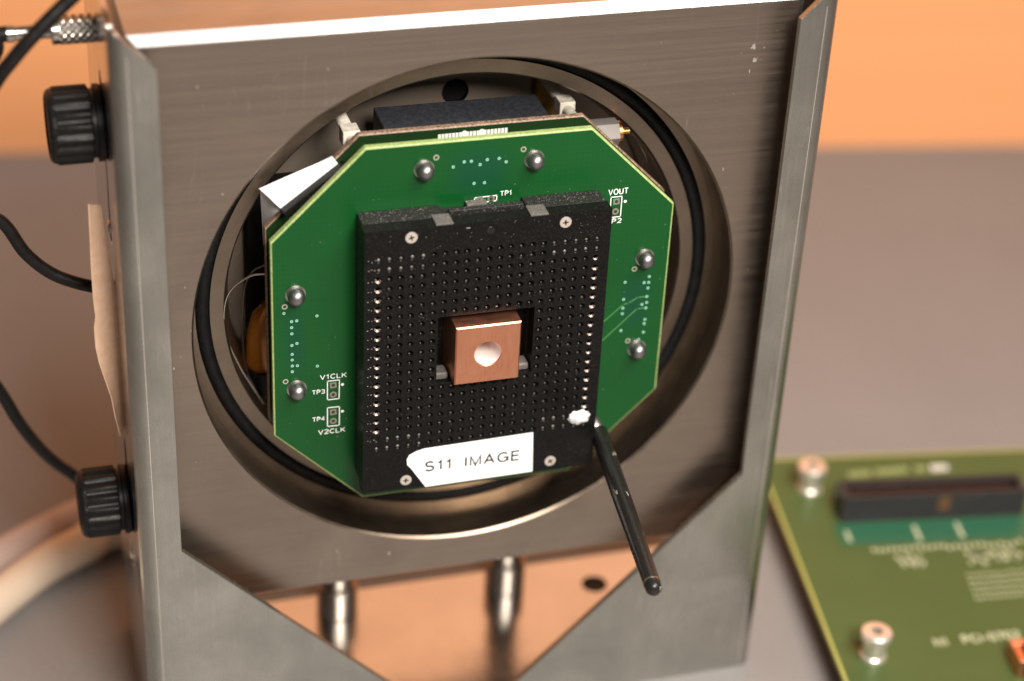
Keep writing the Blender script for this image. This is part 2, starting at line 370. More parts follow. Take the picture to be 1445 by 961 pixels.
plate(bm, [(-XO, YF+T+0.2), (XO, YF+T+0.2), (XO, YB), (-XO, YB)], [circ(49, 32.5, 3.6, 20), circ(-49, 32.5, 3.6, 20)], ZB, ZB+T-0.05, lambda a, b, c: (a, b, c))
bp = obj('base_plate', bm, [POLISH], br, 0.15)
for x in (49, -49):
    bm = bmesh.new(); lathe(bm, [(3.55, -1.2), (3.55, -0.5), (1.5, -0.9), (0, -0.9)], (x, 32.5, ZB+T), (0, 0, 1), 20); obj('dark_hole_fill', bm, RUBBER, bp)  # black fill in place of the darkness inside the hole
def knob(zc, yc):
    k = bmesh.new(); n = 108
    def mod(r, i): return r-((0.0, 0.15, 0.7, 0.85, 0.7, 0.15)[i % 6] if abs(r-8.6) < 1e-6 else 0)
    lathe(k, [(0, 0.0), (8.0, 0.0), (8.5, 0.4), (8.5, 1.6), (7.6, 1.8), (7.6, 2.6), (8.1, 2.8), (8.6, 3.0), (8.6, 10.2), (8.2, 10.6), (8.2, 11.0), (7.7, 11.7), (7.0, 12.0), (6.6, 11.6), (0, 11.6)], (-XO, yc, zc), (-1, 0, 0), n, mod=lambda r, i: mod(r, i))
    o = obj('clamp_knob', k, KNOB, br, ang=40)
    s = bmesh.new(); lathe(s, [(0, -5.5), (1.9, -5.5), (1.9, 2), (0, 2)], (-XO, yc, zc), (-1, 0, 0), 16); obj('threaded_stud', s, CHROME, o)
knob(50.0, 15.0); knob(-51.5, 15.0)
bm = bmesh.new(); lathe(bm, [(0, -1.2), (1.7, -1.2), (1.7, 0.1), (1.2, 0.5), (0, 0.6)], (-XO, 15, 24), (-1, 0, 0), 16); obj('slot_glint', bm, CHROME, br)  # bright buttons stand in for the glints at the slot ends
bm = bmesh.new(); lathe(bm, [(0, -1.2), (1.7, -1.2), (1.7, 0.1), (1.2, 0.5), (0, 0.6)], (-XO, 15, -68.5), (-1, 0, 0), 16); obj('slot_glint', bm, CHROME, br)

# ---------------------------------------------------------------- square housing with the round bore
hs = thing('detector_housing', 'square brushed aluminium housing block with a large round bore', 'housing', (0, 20, ZB+T))
HW, HT, HB, CH = 74.0, 73.6, -74.4, 2.0
def front_mat():
    mt = brushed('brushed_front_face', (0.375, 0.305, 0.25), 0.37, (38, 900, 3800), 0.2, 0.10, 0.16, 0.92); n = N(mt)
    # chipped bright flecks near the upper right corner
    c0 = n.b.inputs['Base Color'].links[0].from_socket; sx = n.new('ShaderNodeSeparateXYZ'); n.link(n.coords(), sx.inputs[0])
    fl = n.noise(520, n.coords((1.3, 1, 0.7), (0, 0.5, 0)), 2, 0.5)
    def near(s_, c, r): return n.rng(n.math('ABSOLUTE', n.math('SUBTRACT', s_, c)), 0, r, 1, 0)
    k = n.math('MULTIPLY', near(sx.outputs[0], 0.066, 0.010), near(sx.outputs[2], 0.117+0.059, 0.018)); k = n.math('ADD', n.math('MULTIPLY', k, 0.16), fl)
    n.set('Base Color', n.mix(n.rng(k, 0.76, 0.80), c0, (0.95, 0.9, 0.8))); return mt
FRONT = front_mat()
bm = bmesh.new(); NB = 128
rect = [(-HW, HB), (HW, HB), (HW, HT), (-HW, HT)]
ring = [bm.verts.new((x, 0, z)) for x, z in circ(0, 0, 65.5, NB)]
rv = [bm.verts.new((x, 0, z)) for x, z in rect]
es = [bm.edges.new((ring[i], ring[(i+1) % NB])) for i in range(NB)]+[bm.edges.new((rv[i], rv[(i+1) % 4])) for i in range(4)]
bmesh.ops.triangle_fill(bm, use_beauty=True, edges=es)
for f in bm.faces: f.material_index = 0
cv = [bm.verts.new((x+(CH if x > 0 else -CH), CH, z+(CH if z > 0 else -CH))) for x, z in rect]
bv = [bm.verts.new((v.co.x, YB-1, v.co.z)) for v in cv]
for A, B in ((rv, cv), (cv, bv)):
    for i in range(4): bm.faces.new((A[i], A[(i+1) % 4], B[(i+1) % 4], B[i])).material_index = 1
bm.faces.new(bv).material_index = 1
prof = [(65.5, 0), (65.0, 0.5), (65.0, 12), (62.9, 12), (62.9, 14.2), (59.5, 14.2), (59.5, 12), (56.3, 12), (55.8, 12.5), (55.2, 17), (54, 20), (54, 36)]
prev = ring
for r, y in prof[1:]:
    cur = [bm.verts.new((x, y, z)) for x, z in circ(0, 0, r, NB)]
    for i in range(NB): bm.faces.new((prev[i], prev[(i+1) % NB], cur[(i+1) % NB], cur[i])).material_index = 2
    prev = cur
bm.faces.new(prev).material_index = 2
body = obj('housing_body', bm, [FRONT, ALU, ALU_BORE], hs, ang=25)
bm = bmesh.new(); plate(bm, circ(0, 0, 53.9, 96), [circ(3.8, 41.0, 3.3, 28), circ(-3.8, -41, 3.3, 28)], 34.0, 35.9); bw = obj('back_wall', bm, mat('plain_aluminium', (0.36, 0.29, 0.23), 0.5, 0.8), hs, 0.1)
for x, z in ((3.8, 41.0), (-3.8, -41)):
    bm = bmesh.new(); lathe(bm, [(3.28, -1.2), (3.2, 0.3), (0, 0.5)], (x, 35.4, z), (0, 1, 0), 24); obj('dark_hole_cup', bm, mat('black_cup', (0.004, 0.004, 0.004), 0.6, 0, 0.2), bw)  # black cup added so the hole stays dark inside
bm = bmesh.new(); d0 = 61.2
nr, ns = 128, 12
vr = [[bm.verts.new(((d0+1.62*math.cos(b))*math.cos(a), 12.75+1.45*math.sin(b), (d0+1.62*math.cos(b))*math.sin(a))) for b in [2*math.pi*j/ns for j in range(ns)]] for a in [2*math.pi*i/nr for i in range(nr)]]
for i in range(nr):
    for j in range(ns): bm.faces.new((vr[i][j], vr[(i+1) % nr][j], vr[(i+1) % nr][(j+1) % ns], vr[i][(j+1) % ns]))
obj('o_ring', bm, RUBBER, hs)
for (x, y) in ((-24, 38), (24, 38)):
    bm = bmesh.new(); lathe(bm, [(0, 0), (5.2, 0), (5.6, 0.5), (5.6, 9), (4.4, 10), (4.4, -HB*0+39.2), (0, 39.2)], (x, y, ZB+T-0.1), (0, 0, 1), 28)
    obj('foot', bm, mat('dull_foot_metal', (0.34, 0.29, 0.24), 0.34, 1.0), hs)

# ---------------------------------------------------------------- front circuit board
YP = -2.22; PW, PH, PC, PZ = 47.5, 47.3, 21.36, -0.36
OCT = [(-PW+PC, -PH+PZ), (PW-PC, -PH+PZ), (PW, -PH+PC+PZ), (PW, PH-PC+PZ), (PW-PC, PH+PZ), (-PW+PC, PH+PZ), (-PW, PH-PC+PZ), (-PW, -PH+PC+PZ)]
def octagon(bm, y0, y1, edge=0.38):
    n = 8; k = 1-edge/PW
    a = [bm.verts.new((x*k, y0, (z-PZ)*k+PZ)) for x, z in OCT]; b = [bm.verts.new((x, y0+0.22, z)) for x, z in OCT]; c = [bm.verts.new((x, y1, z)) for x, z in OCT]
    bm.faces.new(a); bm.faces.new(c[::-1])
    for A, B in ((a, b), (b, c)):
        for i in range(n): bm.faces.new((A[i], B[i], B[(i+1) % n], A[(i+1) % n])).material_index = 1
G1, G2, GP = (0.0028, 0.056, 0.010), (0.004, 0.070, 0.013), (0.002, 0.048, 0.027)
pb = thing('circuit_board', 'bright green octagonal circuit board carrying the black pin socket', 'circuit board', (0, YP, -47))
def pz(u, v): q = onY(u, v, YP); return (q.x, q.z)
PATCH = [(0.0, 0.0857, 0.0065, 0.0055), (-0.0421, 0.0462, 0.0022, 0.0085), (0.040, 0.0465, 0.0035, 0.0070)]
bm = bmesh.new(); octagon(bm, YP, YP+1.6)
obj('board', bm, [pcb('green_solder_mask', G1, G2, GP, PATCH), EDGE], pb, ang=20)
bm = bmesh.new(); lathe(bm, [(2.35, 0), (2.35, -0.06), (0, -0.06)], (0, YP, 0), (0, 1, 0), 28)
ringp = obj('solder_ring', bm, TIN, pb, at=(0, YP, 0))
bm = bmesh.new(); lathe(bm, [(1.7, 0.2), (1.95, -0.5), (2.05, -1.2), (1.9, -2.0), (1.5, -2.7), (0.85, -3.15), (0, -3.3)], (0, YP, 0), (0, 1, 0), 28)
pinp = obj('pin_head', bm, PINHEAD, pb, at=(0, YP, 0), ang=80)
first = True
for x, z in ((-12.8, 40.5), (12.7, 40.5), (41.4, 11.7), (41.4, -13.6), (-42, 11.7), (-42, -13.8), (-12.8, -41.5), (12.7, -41.5)):
    if first: ringp.location = W((x, YP, z))-origin(pb); pinp.location = ringp.location.copy(); first = False
    else: twin(ringp, pb, (x, YP, z)); twin(pinp, pb, (x, YP, z))
def annulus(r0, r1, th, name, mt):
    bm = bmesh.new(); lathe(bm, [(r1, 0), (r1, -th), (r0, -th), (r0, -0.01), (0, -0.01)], (0, YP, 0), (0, 1, 0), 16)
    for f in bm.faces:
        if f.calc_center_median().y > YP-0.02 and max((v.co.x**2+v.co.z**2)**.5 for v in f.verts) < r0+0.01: f.material_index = 1
    return obj(name, bm, [mt, DARK_HOLE], pb, at=(0, YP, 0))
RINGM = mat('plated_ring', (0.55, 0.58, 0.42), 0.4, 0.6); VIAM = mat('via_plating', (0.30, 0.62, 0.46), 0.4, 0.2)
def scatter(proto, pts):
    for i, (u, v) in enumerate(pts):
        x, z = pz(u, v)
        if i == 0: proto.location = W((x, YP, z))-origin(pb)
        else: twin(proto, pb, (x, YP, z))
scatter(annulus(0.40, 0.68, 0.05, 'plated_hole', RINGM), [(615.6,222.3),(738.8,210.6),(401.7,433),(403,538.5),(895.2,379.5),(886,480.9)])
scatter(annulus(0.14, 0.36, 0.05, 'via', VIAM), [(639.5,235.6),(655.1,228.3),(665.1,227.5),(677.4,232.1),(687.6,225.2),(704.4,223.5),(714.2,228.3),(668.9,258.7),(683.6,257.7),
 (400.6,442.3),(411.4,453.8),(418.7,452.7),(411.4,462.3),(411.7,471),(411.9,487.5),(418.9,484.6),(412.3,500),(412.3,508),(412.5,516.4),(419.6,516),(412.5,524.5),(447.2,445.7),(447.8,516.6),
 (916.2,390.2),(908.9,398.8),(915.2,398.4),(914.3,406.3),(912.8,418.3),(912.4,426.7),(905.9,429.5),(911.3,434.4),(910,450.7),(908.9,456.5),(907.7,468.7),(901,479),(882.1,398.3),(880,422.4),(878.9,434.8),(878.1,442.6),(876.1,466.4)])
def strip(pts, w, th=0.03):
    bm = bmesh.new()
    for a, b in zip(pts, pts[1:]):
        a = Vector((a[0], 0, a[1])); b = Vector((b[0], 0, b[1])); d = (b-a).normalized(); n = Vector((-d.z, 0, d.x))*w/2; a = a-d*w*0.4; b = b+d*w*0.4
        vs_ = [bm.verts.new((p.x, YP-t, p.z)) for t in (0, th) for p in (a-n, b-n, b+n, a+n)]
        for f in ((0,1,2,3),(7,6,5,4),(0,4,5,1),(1,5,6,2),(2,6,7,3),(3,7,4,0)): bm.faces.new([vs_[i] for i in f])
    return bm
TRACE = mat('masked_trace', (0.055, 0.19, 0.055), 0.3)
def cz(x0, y0, s, pts): return [pz(x0+a/s, y0+b/s) for a, b in pts]
for pts in ([(709,418),(640,425),(570,468),(530,480),(340,645)], [(700,504),(635,510),(340,780)]):
    obj('copper_trace', strip(cz(780, 340, 5.339, pts), 0.32), TRACE, pb)
def printbox(c, w=0.22): obj('printed_outline', strip([pz(*p) for p in c]+[pz(*c[0])], w, 0.05), WHITE_INK, pb)
printbox([(862.3,278.4),(877.8,276.8),(875.4,305.4),(860.2,307)]); printbox([(669.7,279.3),(701.3,275.5),(700.5,283),(669,287)])
printbox([(462,538),(479,536),(478.4,562.4),(462,564.2)]); printbox([(462,575.4),(479,573.7),(478.7,600),(462,601.7)])
def dot(u, v, r, name, mt, inner=None, square=False):
    x, z = pz(u, v); bm = bmesh.new(); n = 4 if square else 16
    prism(bm, circ(x, z, r*(1.3 if square else 1), n, math.pi/4+0.08), YP-0.05, YP)
    o = obj(name, bm, mt, pb)
    if inner:
        bm = bmesh.new(); prism(bm, circ(x, z, inner, 14), YP-0.07, YP-0.03); obj('drill_hole', bm, DARK_HOLE, o)
for u, v in ((882.2,284.1),(483.2,542.5),(483.2,580.2)): dot(u, v, 0.36, 'printed_dot', WHITE_INK)
PADM = mat('dull_pad', (0.30, 0.29, 0.22), 0.45, 0.5)
for u, v, sq in ((869.9,284.3,1),(868.4,298.4,0),(470.2,543.5,1),(470.2,556.7,0),(470.2,581.4,1),(470.2,593.9,0),(676.5,282.5,1),(693,280.5,0)): dot(u, v, 0.85, 'test_pad', PADM, 0.42, sq)
def ptext(t, a, b, h):
    (x0, z0), (x1, z1) = pz(*a), pz(*b); writing(t, (x0, YP, z0), (x1, YP, z1), h, (0, -1, 0), 0.04, WHITE_INK, pb, sw=0.17)
ptext('VOUT', (858.8,275.2), (886,272.3), 1.35); ptext('TP2', (855.5,316), (876.3,313.6), 1.1); ptext('TP1', (706,276.2), (721.6,274.5), 1.1)
ptext('V1CLK', (452,535.6), (488.7,531.5), 1.15); ptext('TP3', (440.7,556.8), (458,554.6), 1.05); ptext('TP4', (441.2,595), (458,592.8), 1.05); ptext('V2CLK', (449.5,613), (486.7,608.5), 1.15)

# ---------------------------------------------------------------- second octagonal board behind it
Y2 = 4.4
p2 = thing('circuit_board', 'shade-darkened octagonal circuit board with brown edges tucked behind the bright green one', 'circuit board', (0, Y2, -47))
bm = bmesh.new(); octagon(bm, Y2, Y2+1.6, 0.3)
obj('board', bm, [pcb('shaded_solder_mask', (0.008, 0.026, 0.008), (0.012, 0.032, 0.009), GP), EDGE_DARK], p2, ang=20)  # shadow of the front board is mixed into this mask colour
for x in (-30, 30):
    for z in (-28, 27):
        bm = bmesh.new(); lathe(bm, [(0, 0), (2.4, 0), (2.4, Y2-YP-1.6), (0, Y2-YP-1.6)], (x, YP+1.6, z), (0, 1, 0), 12); obj('spacer', bm, TIN, p2)
bm = bmesh.new(); box(bm, -0.33, 0.33, -0.06, 0, -1.1, 1.1)
SOLDER = mat('bright_solder', (0.85, 0.84, 0.78), 0.4, 0.25)
padp = obj('solder_pad', bm, SOLDER, p2, at=(0, 0, 0))
for i in range(20):
    q = onY(620+94*i/19, 196.0-9.6*i/19, Y2); l = (q.x, Y2, q.z)
    if i == 0: padp.location = W(l)-origin(p2)
    else: twin(padp, p2, l)
for u, v, r in ((655.5,188.5,0.75),(680,186.5,0.8)):
    q = onY(u, v, Y2); bm = bmesh.new(); lathe(bm, [(r, 0), (r, -0.08), (r*0.55, -0.08), (r*0.5, -0.02), (0, -0.02)], (q.x, Y2, q.z), (0, 1, 0), 14); obj('plated_hole', bm, SOLDER, p2)

# ---------------------------------------------------------------- black pin grid socket
YS = -11.83; SX, SZ, SW, SH = 0.21, -4.0, 28.56, 35.25; GX, GZ, PI_ = 0.25, -1.44, 2.54
sk = thing('pin_grid_socket', 'black square pin grid socket full of small holes on the green board', 'socket', (SX, YP, SZ-SH))
x0, x1, z0, z1 = SX-SW, SX+SW, SZ-SH, SZ+SH; YM = -7.9
bm = bmesh.new(); OX0, OX1, OZ0, OZ1 = GX-4.5*PI_, GX+4.5*PI_, GZ-3.5*PI_, GZ+3.5*PI_
plate(bm, [(x0+0.3, z0+0.2), (x1-0.3, z0+0.2), (x1-0.3, z1), (SX+9.8, z1), (SX+9.8, z1-0.9), (SX-9.5, z1-0.9), (SX-9.5, z1), (x0+0.3, z1)], [[(OX0, OZ0), (OX1, OZ0), (OX1, OZ1), (OX0, OZ1)]], YM, YP-0.05)
obj('socket_base', bm, BLACK_TOP, sk, 0.2)
verts = []; faces = []
def quad(*p):
    i = len(verts); verts.extend(p); faces.append(tuple(range(i, i+len(p))))
H = 10.5*PI_; Yb = YM-0.03
def slab(ax0, ax1, az0, az1):
    nx = max(1, round((ax1-ax0)/PI_)); nz = max(1, round((az1-az0)/PI_))
    for i in range(nx):
        for j in range(nz):
            u0, u1 = ax0+(ax1-ax0)*i/nx, ax0+(ax1-ax0)*(i+1)/nx; w0, w1 = az0+(az1-az0)*j/nz, az0+(az1-az0)*(j+1)/nz
            quad((u0, YS, w0), (u1, YS, w0), (u1, YS, w1), (u0, YS, w1))
slab(x0, x1, GZ+H, z1); slab(x0, x1, z0, GZ-H); slab(x0, GX-H, GZ-H, GZ+H); slab(GX+H, x1, GZ-H, GZ+H)
quad((x0, YS, z1), (x1, YS, z1), (x1, Yb, z1), (x0, Yb, z1)); quad((x0, YS, z0), (x0, Yb, z0), (x1, Yb, z0), (x1, YS, z0))
quad((x0, YS, z0), (x0, YS, z1), (x0, Yb, z1), (x0, Yb, z0)); quad((x1, YS, z0), (x1, Yb, z0), (x1, Yb, z1), (x1, YS, z1))
for a, b in (((OX0, OZ0), (OX1, OZ0)), ((OX1, OZ0), (OX1, OZ1)), ((OX1, OZ1), (OX0, OZ1)), ((OX0, OZ1), (OX0, OZ0))):
    quad((a[0], YS, a[1]), (b[0], YS, b[1]), (b[0], Yb, b[1]), (a[0], Yb, a[1]))
cells = [(i, j) for i in range(-10, 11) for j in range(-10, 11) if not (abs(i) <= 4 and abs(j) <= 3)]
plugged = set()
for i, j in cells:
    if (j >= 9 and (i <= -6 or i >= 6)) or (j <= -9 and (i <= -6 or i >= 6)): plugged.add((i, j))
n8 = 12
for i, j in cells:
    cx, cz_ = GX+i*PI_, GZ+j*PI_; h = PI_/2
    A = []
    for k in range(n8):
        a = 2*math.pi*(k+0.5)/n8; c_, s_ = math.cos(a), math.sin(a); m_ = max(abs(c_), abs(s_)); A.append((c_, s_, c_/m_, s_/m_))
    jr = random.uniform(0.94, 1.06); R0, R1 = (0.80*jr, 0.50*jr); D1, D2 = (0.55, 2.4)
    if (i, j) in plugged: D1, D2, R0, R1 = 0.16, 0.3, 0.72, 0.55
    for k in range(n8):
        a, b = A[k], A[(k+1) % n8]
        P = lambda t, r, d: (cx+t[0]*r, YS+d, cz_+t[1]*r)
        sa = (cx+a[2]*h, YS, cz_+a[3]*h); sb = (cx+b[2]*h, YS, cz_+b[3]*h)
        # the square corner lies between two rays on each diagonal
        if abs(abs(a[2])-abs(b[2])) > 1e-6 and (abs(a[2]) < 1-1e-6) != (abs(b[2]) < 1-1e-6):
            cor = (cx+math.copysign(h, a[2] if abs(a[2]) > 1-1e-6 else b[2]), YS, cz_+math.copysign(h, a[3] if abs(a[3]) > 1-1e-6 else b[3]))
            quad(sa, cor, sb, P(b, R0, 0), P(a, R0, 0))
        else: quad(sa, sb, P(b, R0, 0), P(a, R0, 0))
        quad(P(a, R0, 0), P(b, R0, 0), P(b, R1, D1), P(a, R1, D1)); quad(P(a, R1, D1), P(b, R1, D1), P(b, R1, D2), P(a, R1, D2))
    quad(*[(cx+t[0]*R1, YS+D2, cz_+t[1]*R1) for t in A])
bm = bmesh.new(); vl = [bm.verts.new(v) for v in verts]
for f in faces:
    try: bm.faces.new([vl[i] for i in f])
    except ValueError: pass
bmesh.ops.remove_doubles(bm, verts=bm.verts[:], dist=0.0005)
obj('cover_plate', bm, BLACK, sk, flat=True)
# metal contacts: bright ones down the outer columns singly, the dim ones inside as one mass
def contact_bm(c, r=0.62, d=0.42, a0=math.pi*1.06, a1=math.pi*1.94, bm=None):
    bm = bm or bmesh.new(); n = 6
    for k in range(n):
        p = []
        for t in (k, k+1):
            a = a0+(a1-a0)*t/n; p.append((math.cos(a), math.sin(a)))
        q = [bm.verts.new((c[0]+p[0][0]*r, c[1]+0.0, c[2]+p[0][1]*r)), bm.verts.new((c[0]+p[1][0]*r, c[1]+0.0, c[2]+p[1][1]*r)),
             bm.verts.new((c[0]+p[1][0]*r*0.5, c[1]+0.02+d, c[2]+p[1][1]*r*0.5)), bm.verts.new((c[0]+p[0][0]*r*0.5, c[1]+0.02+d, c[2]+p[0][1]*r*0.5))]
        bm.faces.new(q)
    return bm
cp = obj('contact', contact_bm((0, 0, 0), 0.80, 0.46), CONTACT, sk, at=(0, 0, 0)); k0 = True
for i in (-10, 10):
    for j in range(-9, 9):
        l = (GX+i*PI_, YS, GZ+j*PI_)
        if k0: cp.location = W(l)-origin(sk); k0 = False
        else: twin(cp, sk, l)
bm = bmesh.new(); bm2 = bmesh.new()
for i, j in cells:
    if abs(i) == 10 and -9 <= j < 9: continue
    r = random.uniform(0.2, 0.34)
    c = (GX+i*PI_+random.uniform(-.08, .1), YS+(0.05 if (i, j) in plugged else 0.55), GZ+j*PI_-0.22+random.uniform(-.06, .06))
    if (i, j) in plugged: lathe(bm2, [(r*1.35, 0.1), (r*0.8, -0.08), (0, -0.14)], (c[0], c[1], c[2]+0.2), (0, 1, 0), 8)
    else: lathe(bm, [(r, 0.25), (r*0.7, 0.0), (0, -0.08)], c, (0, 1, 0), 8)
DIM = mat('dim_contact_metal', (0.62, 0.58, 0.55), 0.35, 1.0)
obj('contacts', bm, DIM, sk, kind='stuff'); obj('worn_plugs', bm2, mat('worn_plug', (0.16, 0.145, 0.13), 0.5, 0.5), sk, kind='stuff')
# small bright nicks along the left margin
bm = bmesh.new()
for j in range(-9, 11):
    for k in range(3):
        x = x0+1.0+k*0.75+random.uniform(-.15, .15); z = GZ+j*PI_+random.uniform(-.35, .35); w = random.uniform(.06, .2); box(bm, x-w, x+w, YS-0.02, YS+0.05, z-random.uniform(.05, .14), z+0.06)
for k in range(26):
    x = random.uniform(x0+1, x1-1); z = random.uniform(GZ+H+0.5, z1-0.5); box(bm, x-.05, x+random.uniform(.03, .12), YS-0.02, YS+0.05, z-.04, z+.04)
box(bm, -5.3, -4.4, YS-0.02, YS+0.05, 29.9, 30.1)
obj('surface_nicks', bm, mat('bright_nick', (0.30, 0.28, 0.25), 0.5), sk, kind='stuff')
def screw(x, z):
    bm = bmesh.new(); y = YS
    lathe(bm, [(0.28, 0.28), (0.36, -0.16), (1.0, -0.28), (1.38, -0.14), (1.42, 0.2)], (x, y, z), (0, 1, 0), 24)
    lathe(bm, [(0.36, -0.05), (0, -0.02)], (x, y, z), (0, 1, 0), 24)
    o = obj('screw', bm, SCREW, sk, ang=40)
    bm = bmesh.new(); a = random.uniform(0, 1.5)
    for t in (a, a+math.pi/2):
        d = Vector((math.cos(t), 0, math.sin(t))); n = Vector((-d.z, 0, d.x))*0.14
        p = [Vector((x, y-0.275, z))+d*s*0.7+n*e for s, e in ((-1, -1), (1, -1), (1, 1), (-1, 1))]
        a4 = [bm.verts.new(q) for q in p]; b4 = [bm.verts.new(q+Vector((0, 0.2, 0))) for q in p]; bm.faces.new(a4)
        for i in range(4): bm.faces.new((a4[i], b4[i], b4[(i+1) % 4], a4[(i+1) % 4]))
    obj('cross_recess', bm, DARK_HOLE, o)
for x, z in ((-17.8, 29.0), (17.8, 29.0), (-17.9, -36.9), (17.9, -36.8)): screw(x, z)
bm = bmesh.new(); lathe(bm, [(0.95, -0.01), (0.9, -0.05), (0.75, -0.03), (0, -0.03)], (0.35, YS, 28.8), (0, 1, 0), 20); obj('index_hole', bm, [mat('glossy_black', (0.006, 0.006, 0.006), 0.2)], sk)
# lugs and rails along the upper edge
for a, b, y0_, y1_, mt, hh in ((-12.2, -8.2, YS+0.15, YM+0.8, TAB, 0.35), (9.6, 13.8, YS+0.15, YM+0.8, TAB, 0.35), (-3.2, 1.6, -4.2, YP-0.1, TAB, 0.4), (-8.0, 9.3, YM+0.9, YM+2.3, BLACK_TOP, 0.7)):
    bm = bmesh.new(); box(bm, a, b, y0_, y1_, z1-1.0, z1+hh); obj('edge_lug', bm, mt, sk, 0.1)
# dull clips inside the window
for x in (-9.6, 9.9):
    bm = bmesh.new(); box(bm, x-1.5, x+1.5, -10.8, -7, OZ0+0.02, OZ0+1.9); obj('clip', bm, TAB, sk, 0.5)
bm = bmesh.new(); box(bm, OX0-1, OX1+1, -4.2, -2.4, OZ0-1, OZ1+1); obj('window_floor', bm, BLACK, sk)
# lever standing straight out
lv0 = Vector((30.9, -9.0, -32.2)); lv1 = Vector((25.7, -66, -35.9)); dl = lv1-lv0; L = dl.length
bm = bmesh.new(); lathe(bm, [(0, 0), (2.1, 0), (2.25, 0.4), (2.2, L*0.5), (1.95, L-3.2), (1.95, L-3.0), (1.88, L-2.6), (1.82, L-1.0), (1.25, L-0.25), (0, L)], lv0, dl, 28)
lv = obj('lever', bm, LEVER, sk, ang=50)
bm = bmesh.new(); lathe(bm, [(1.96, 0), (2.0, 0.15), (1.96, 0.4)], lv0+dl.normalized()*(L-3.3), dl, 28); obj('worn_ring', bm, mat('worn_metal', (0.5, 0.48, 0.45), 0.4, 1.0), lv)
bm = bmesh.new(); tube(bm, [(28.4, -6.2, -29.2), (29.4, -6.8, -30.0), (30.5, -8.0, -31.6), (30.85, -9.6, -32.2)], 1.9, 14, 6); obj('lever_pivot', bm, TIN, lv)
# torn white label with its lettering
bm = bmesh.new(); prism(bm, [(-13.1, -39.5), (13.5, -39.1), (13.1, -27.7), (-13.6, -28.4), (-15.6, -28.9), (-17.2, -29.7), (-17.8, -30.8), (-17.7, -32.4), (-16.8, -33.5)], YS-0.22, YS-0.03)
lb = obj('label', bm, PAPER, sk, label='torn white paper label reading S11 IMAGE')
a = onY(600.3, 664.8, YS-0.22); b = onY(732.2, 648.2, YS-0.22)
writing('S11 IMAGE', (a.x, YS-0.22, a.z), (b.x, YS-0.22, b.z), 2.55, (0, -1, 0), 0.02, INK, lb, sw=0.19, gap=0.33)
# lump of white adhesive
bm = bmesh.new()
bmesh.ops.create_icosphere(bm, subdivisions=4, radius=1)
from mathutils import noise as mn
for v in bm.verts:
    c = v.co.copy(); k = 1+0.22*mn.noise(c*2.3+Vector((3, 1, 7)))+0.12*mn.noise(c*5)
    v.co = Vector((24.4+c.x*2.75*k+0.25*c.z, YS+c.y*0.75*k, -24.9+c.z*1.95*k))
obj('adhesive_blob', bm, BLOB, sk, ang=80, label='lump of white adhesive on the socket corner')

# ---------------------------------------------------------------- copper block
cb = thing('copper_block', 'small square copper block with a drilled hole in the socket window', 'copper block', (0, -4.2, -9.55))
bm = bmesh.new(); CX, CZ, CW = 0.05, -1.75, 7.72; YC = -15.0; n = 48; c_ = 0.3
rg = [bm.verts.new((x, YC, z)) for x, z in circ(CX, CZ, 3.35, n)]
sq = [(-1, -1), (1, -1), (1, 1), (-1, 1)]; r0 = [bm.verts.new((CX+a*(CW-c_), YC, CZ+b*(CW-c_))) for a, b in sq]
es = [bm.edges.new((rg[i], rg[(i+1) % n])) for i in range(n)]+[bm.edges.new((r0[i], r0[(i+1) % 4])) for i in range(4)]
bmesh.ops.triangle_fill(bm, use_beauty=True, edges=es)
r1 = [bm.verts.new((CX+a*CW, YC+c_, CZ+b*CW)) for a, b in sq]; r2 = [bm.verts.new((CX+a*CW, -4.2, CZ+b*CW)) for a, b in sq]
for A, B in ((r0, r1), (r1, r2)):
    for i in range(4): bm.faces.new((A[i], A[(i+1) % 4], B[(i+1) % 4], B[i]))
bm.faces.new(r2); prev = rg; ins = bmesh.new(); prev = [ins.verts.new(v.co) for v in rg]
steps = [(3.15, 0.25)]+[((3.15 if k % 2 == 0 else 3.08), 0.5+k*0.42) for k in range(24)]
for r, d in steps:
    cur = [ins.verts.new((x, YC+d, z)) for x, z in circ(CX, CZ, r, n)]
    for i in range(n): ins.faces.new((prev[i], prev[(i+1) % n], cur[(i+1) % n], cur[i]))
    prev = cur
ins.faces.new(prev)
obj('block', bm, COPPER, cb, ang=20); 
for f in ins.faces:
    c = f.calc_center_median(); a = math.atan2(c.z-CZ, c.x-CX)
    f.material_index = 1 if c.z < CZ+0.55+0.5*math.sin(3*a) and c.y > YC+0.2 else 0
obj('threaded_bore', ins, [COPPER, mat('white_bore_wall', (0.86, 0.80, 0.76), 0.45)], cb, ang=25)  # lower part of the bore wall is coloured white

# ---------------------------------------------------------------- things inside the bore
bm = bmesh.new(); box(bm, -18.6, 20.4, Y2+1.6, 23.5, 33, 44)
tag(obj('connector_block', bm, SLATE, None, 0.4), 'dark slate plastic connector block behind the top of the boards', 'connector')
def post(x, z, ya, yb, w, label):
    p = thing('standoff', label, 'standoff', (x, yb, z-w))
    bm = bmesh.new(); box(bm, x-w, x+w, ya, yb, z-w, z+w); obj('collar', bm, NYLON, p, 0.25)
    bm = bmesh.new(); lathe(bm, [(0, 0)]+[((1.5 if k % 2 else 1.25), k*0.35) for k in range(int((34.2-yb)/0.35))]+[(1.25, 34.2-yb)], (x, yb, z), (0, 1, 0), 14); obj('threaded_rod', bm, NYLON, p)
    bm = bmesh.new(); lathe(bm, [(0, 0), (1.3, 0), (1.3, ya-Y2-1.6), (0, ya-Y2-1.6)], (x, Y2+1.6, z), (0, 1, 0), 12); obj('stub', bm, NYLON, p)
post(-26.6, 43.3, 9.5, 14, 2.0, 'off-white nylon standoff with threaded rod beside the folded white ribbon')
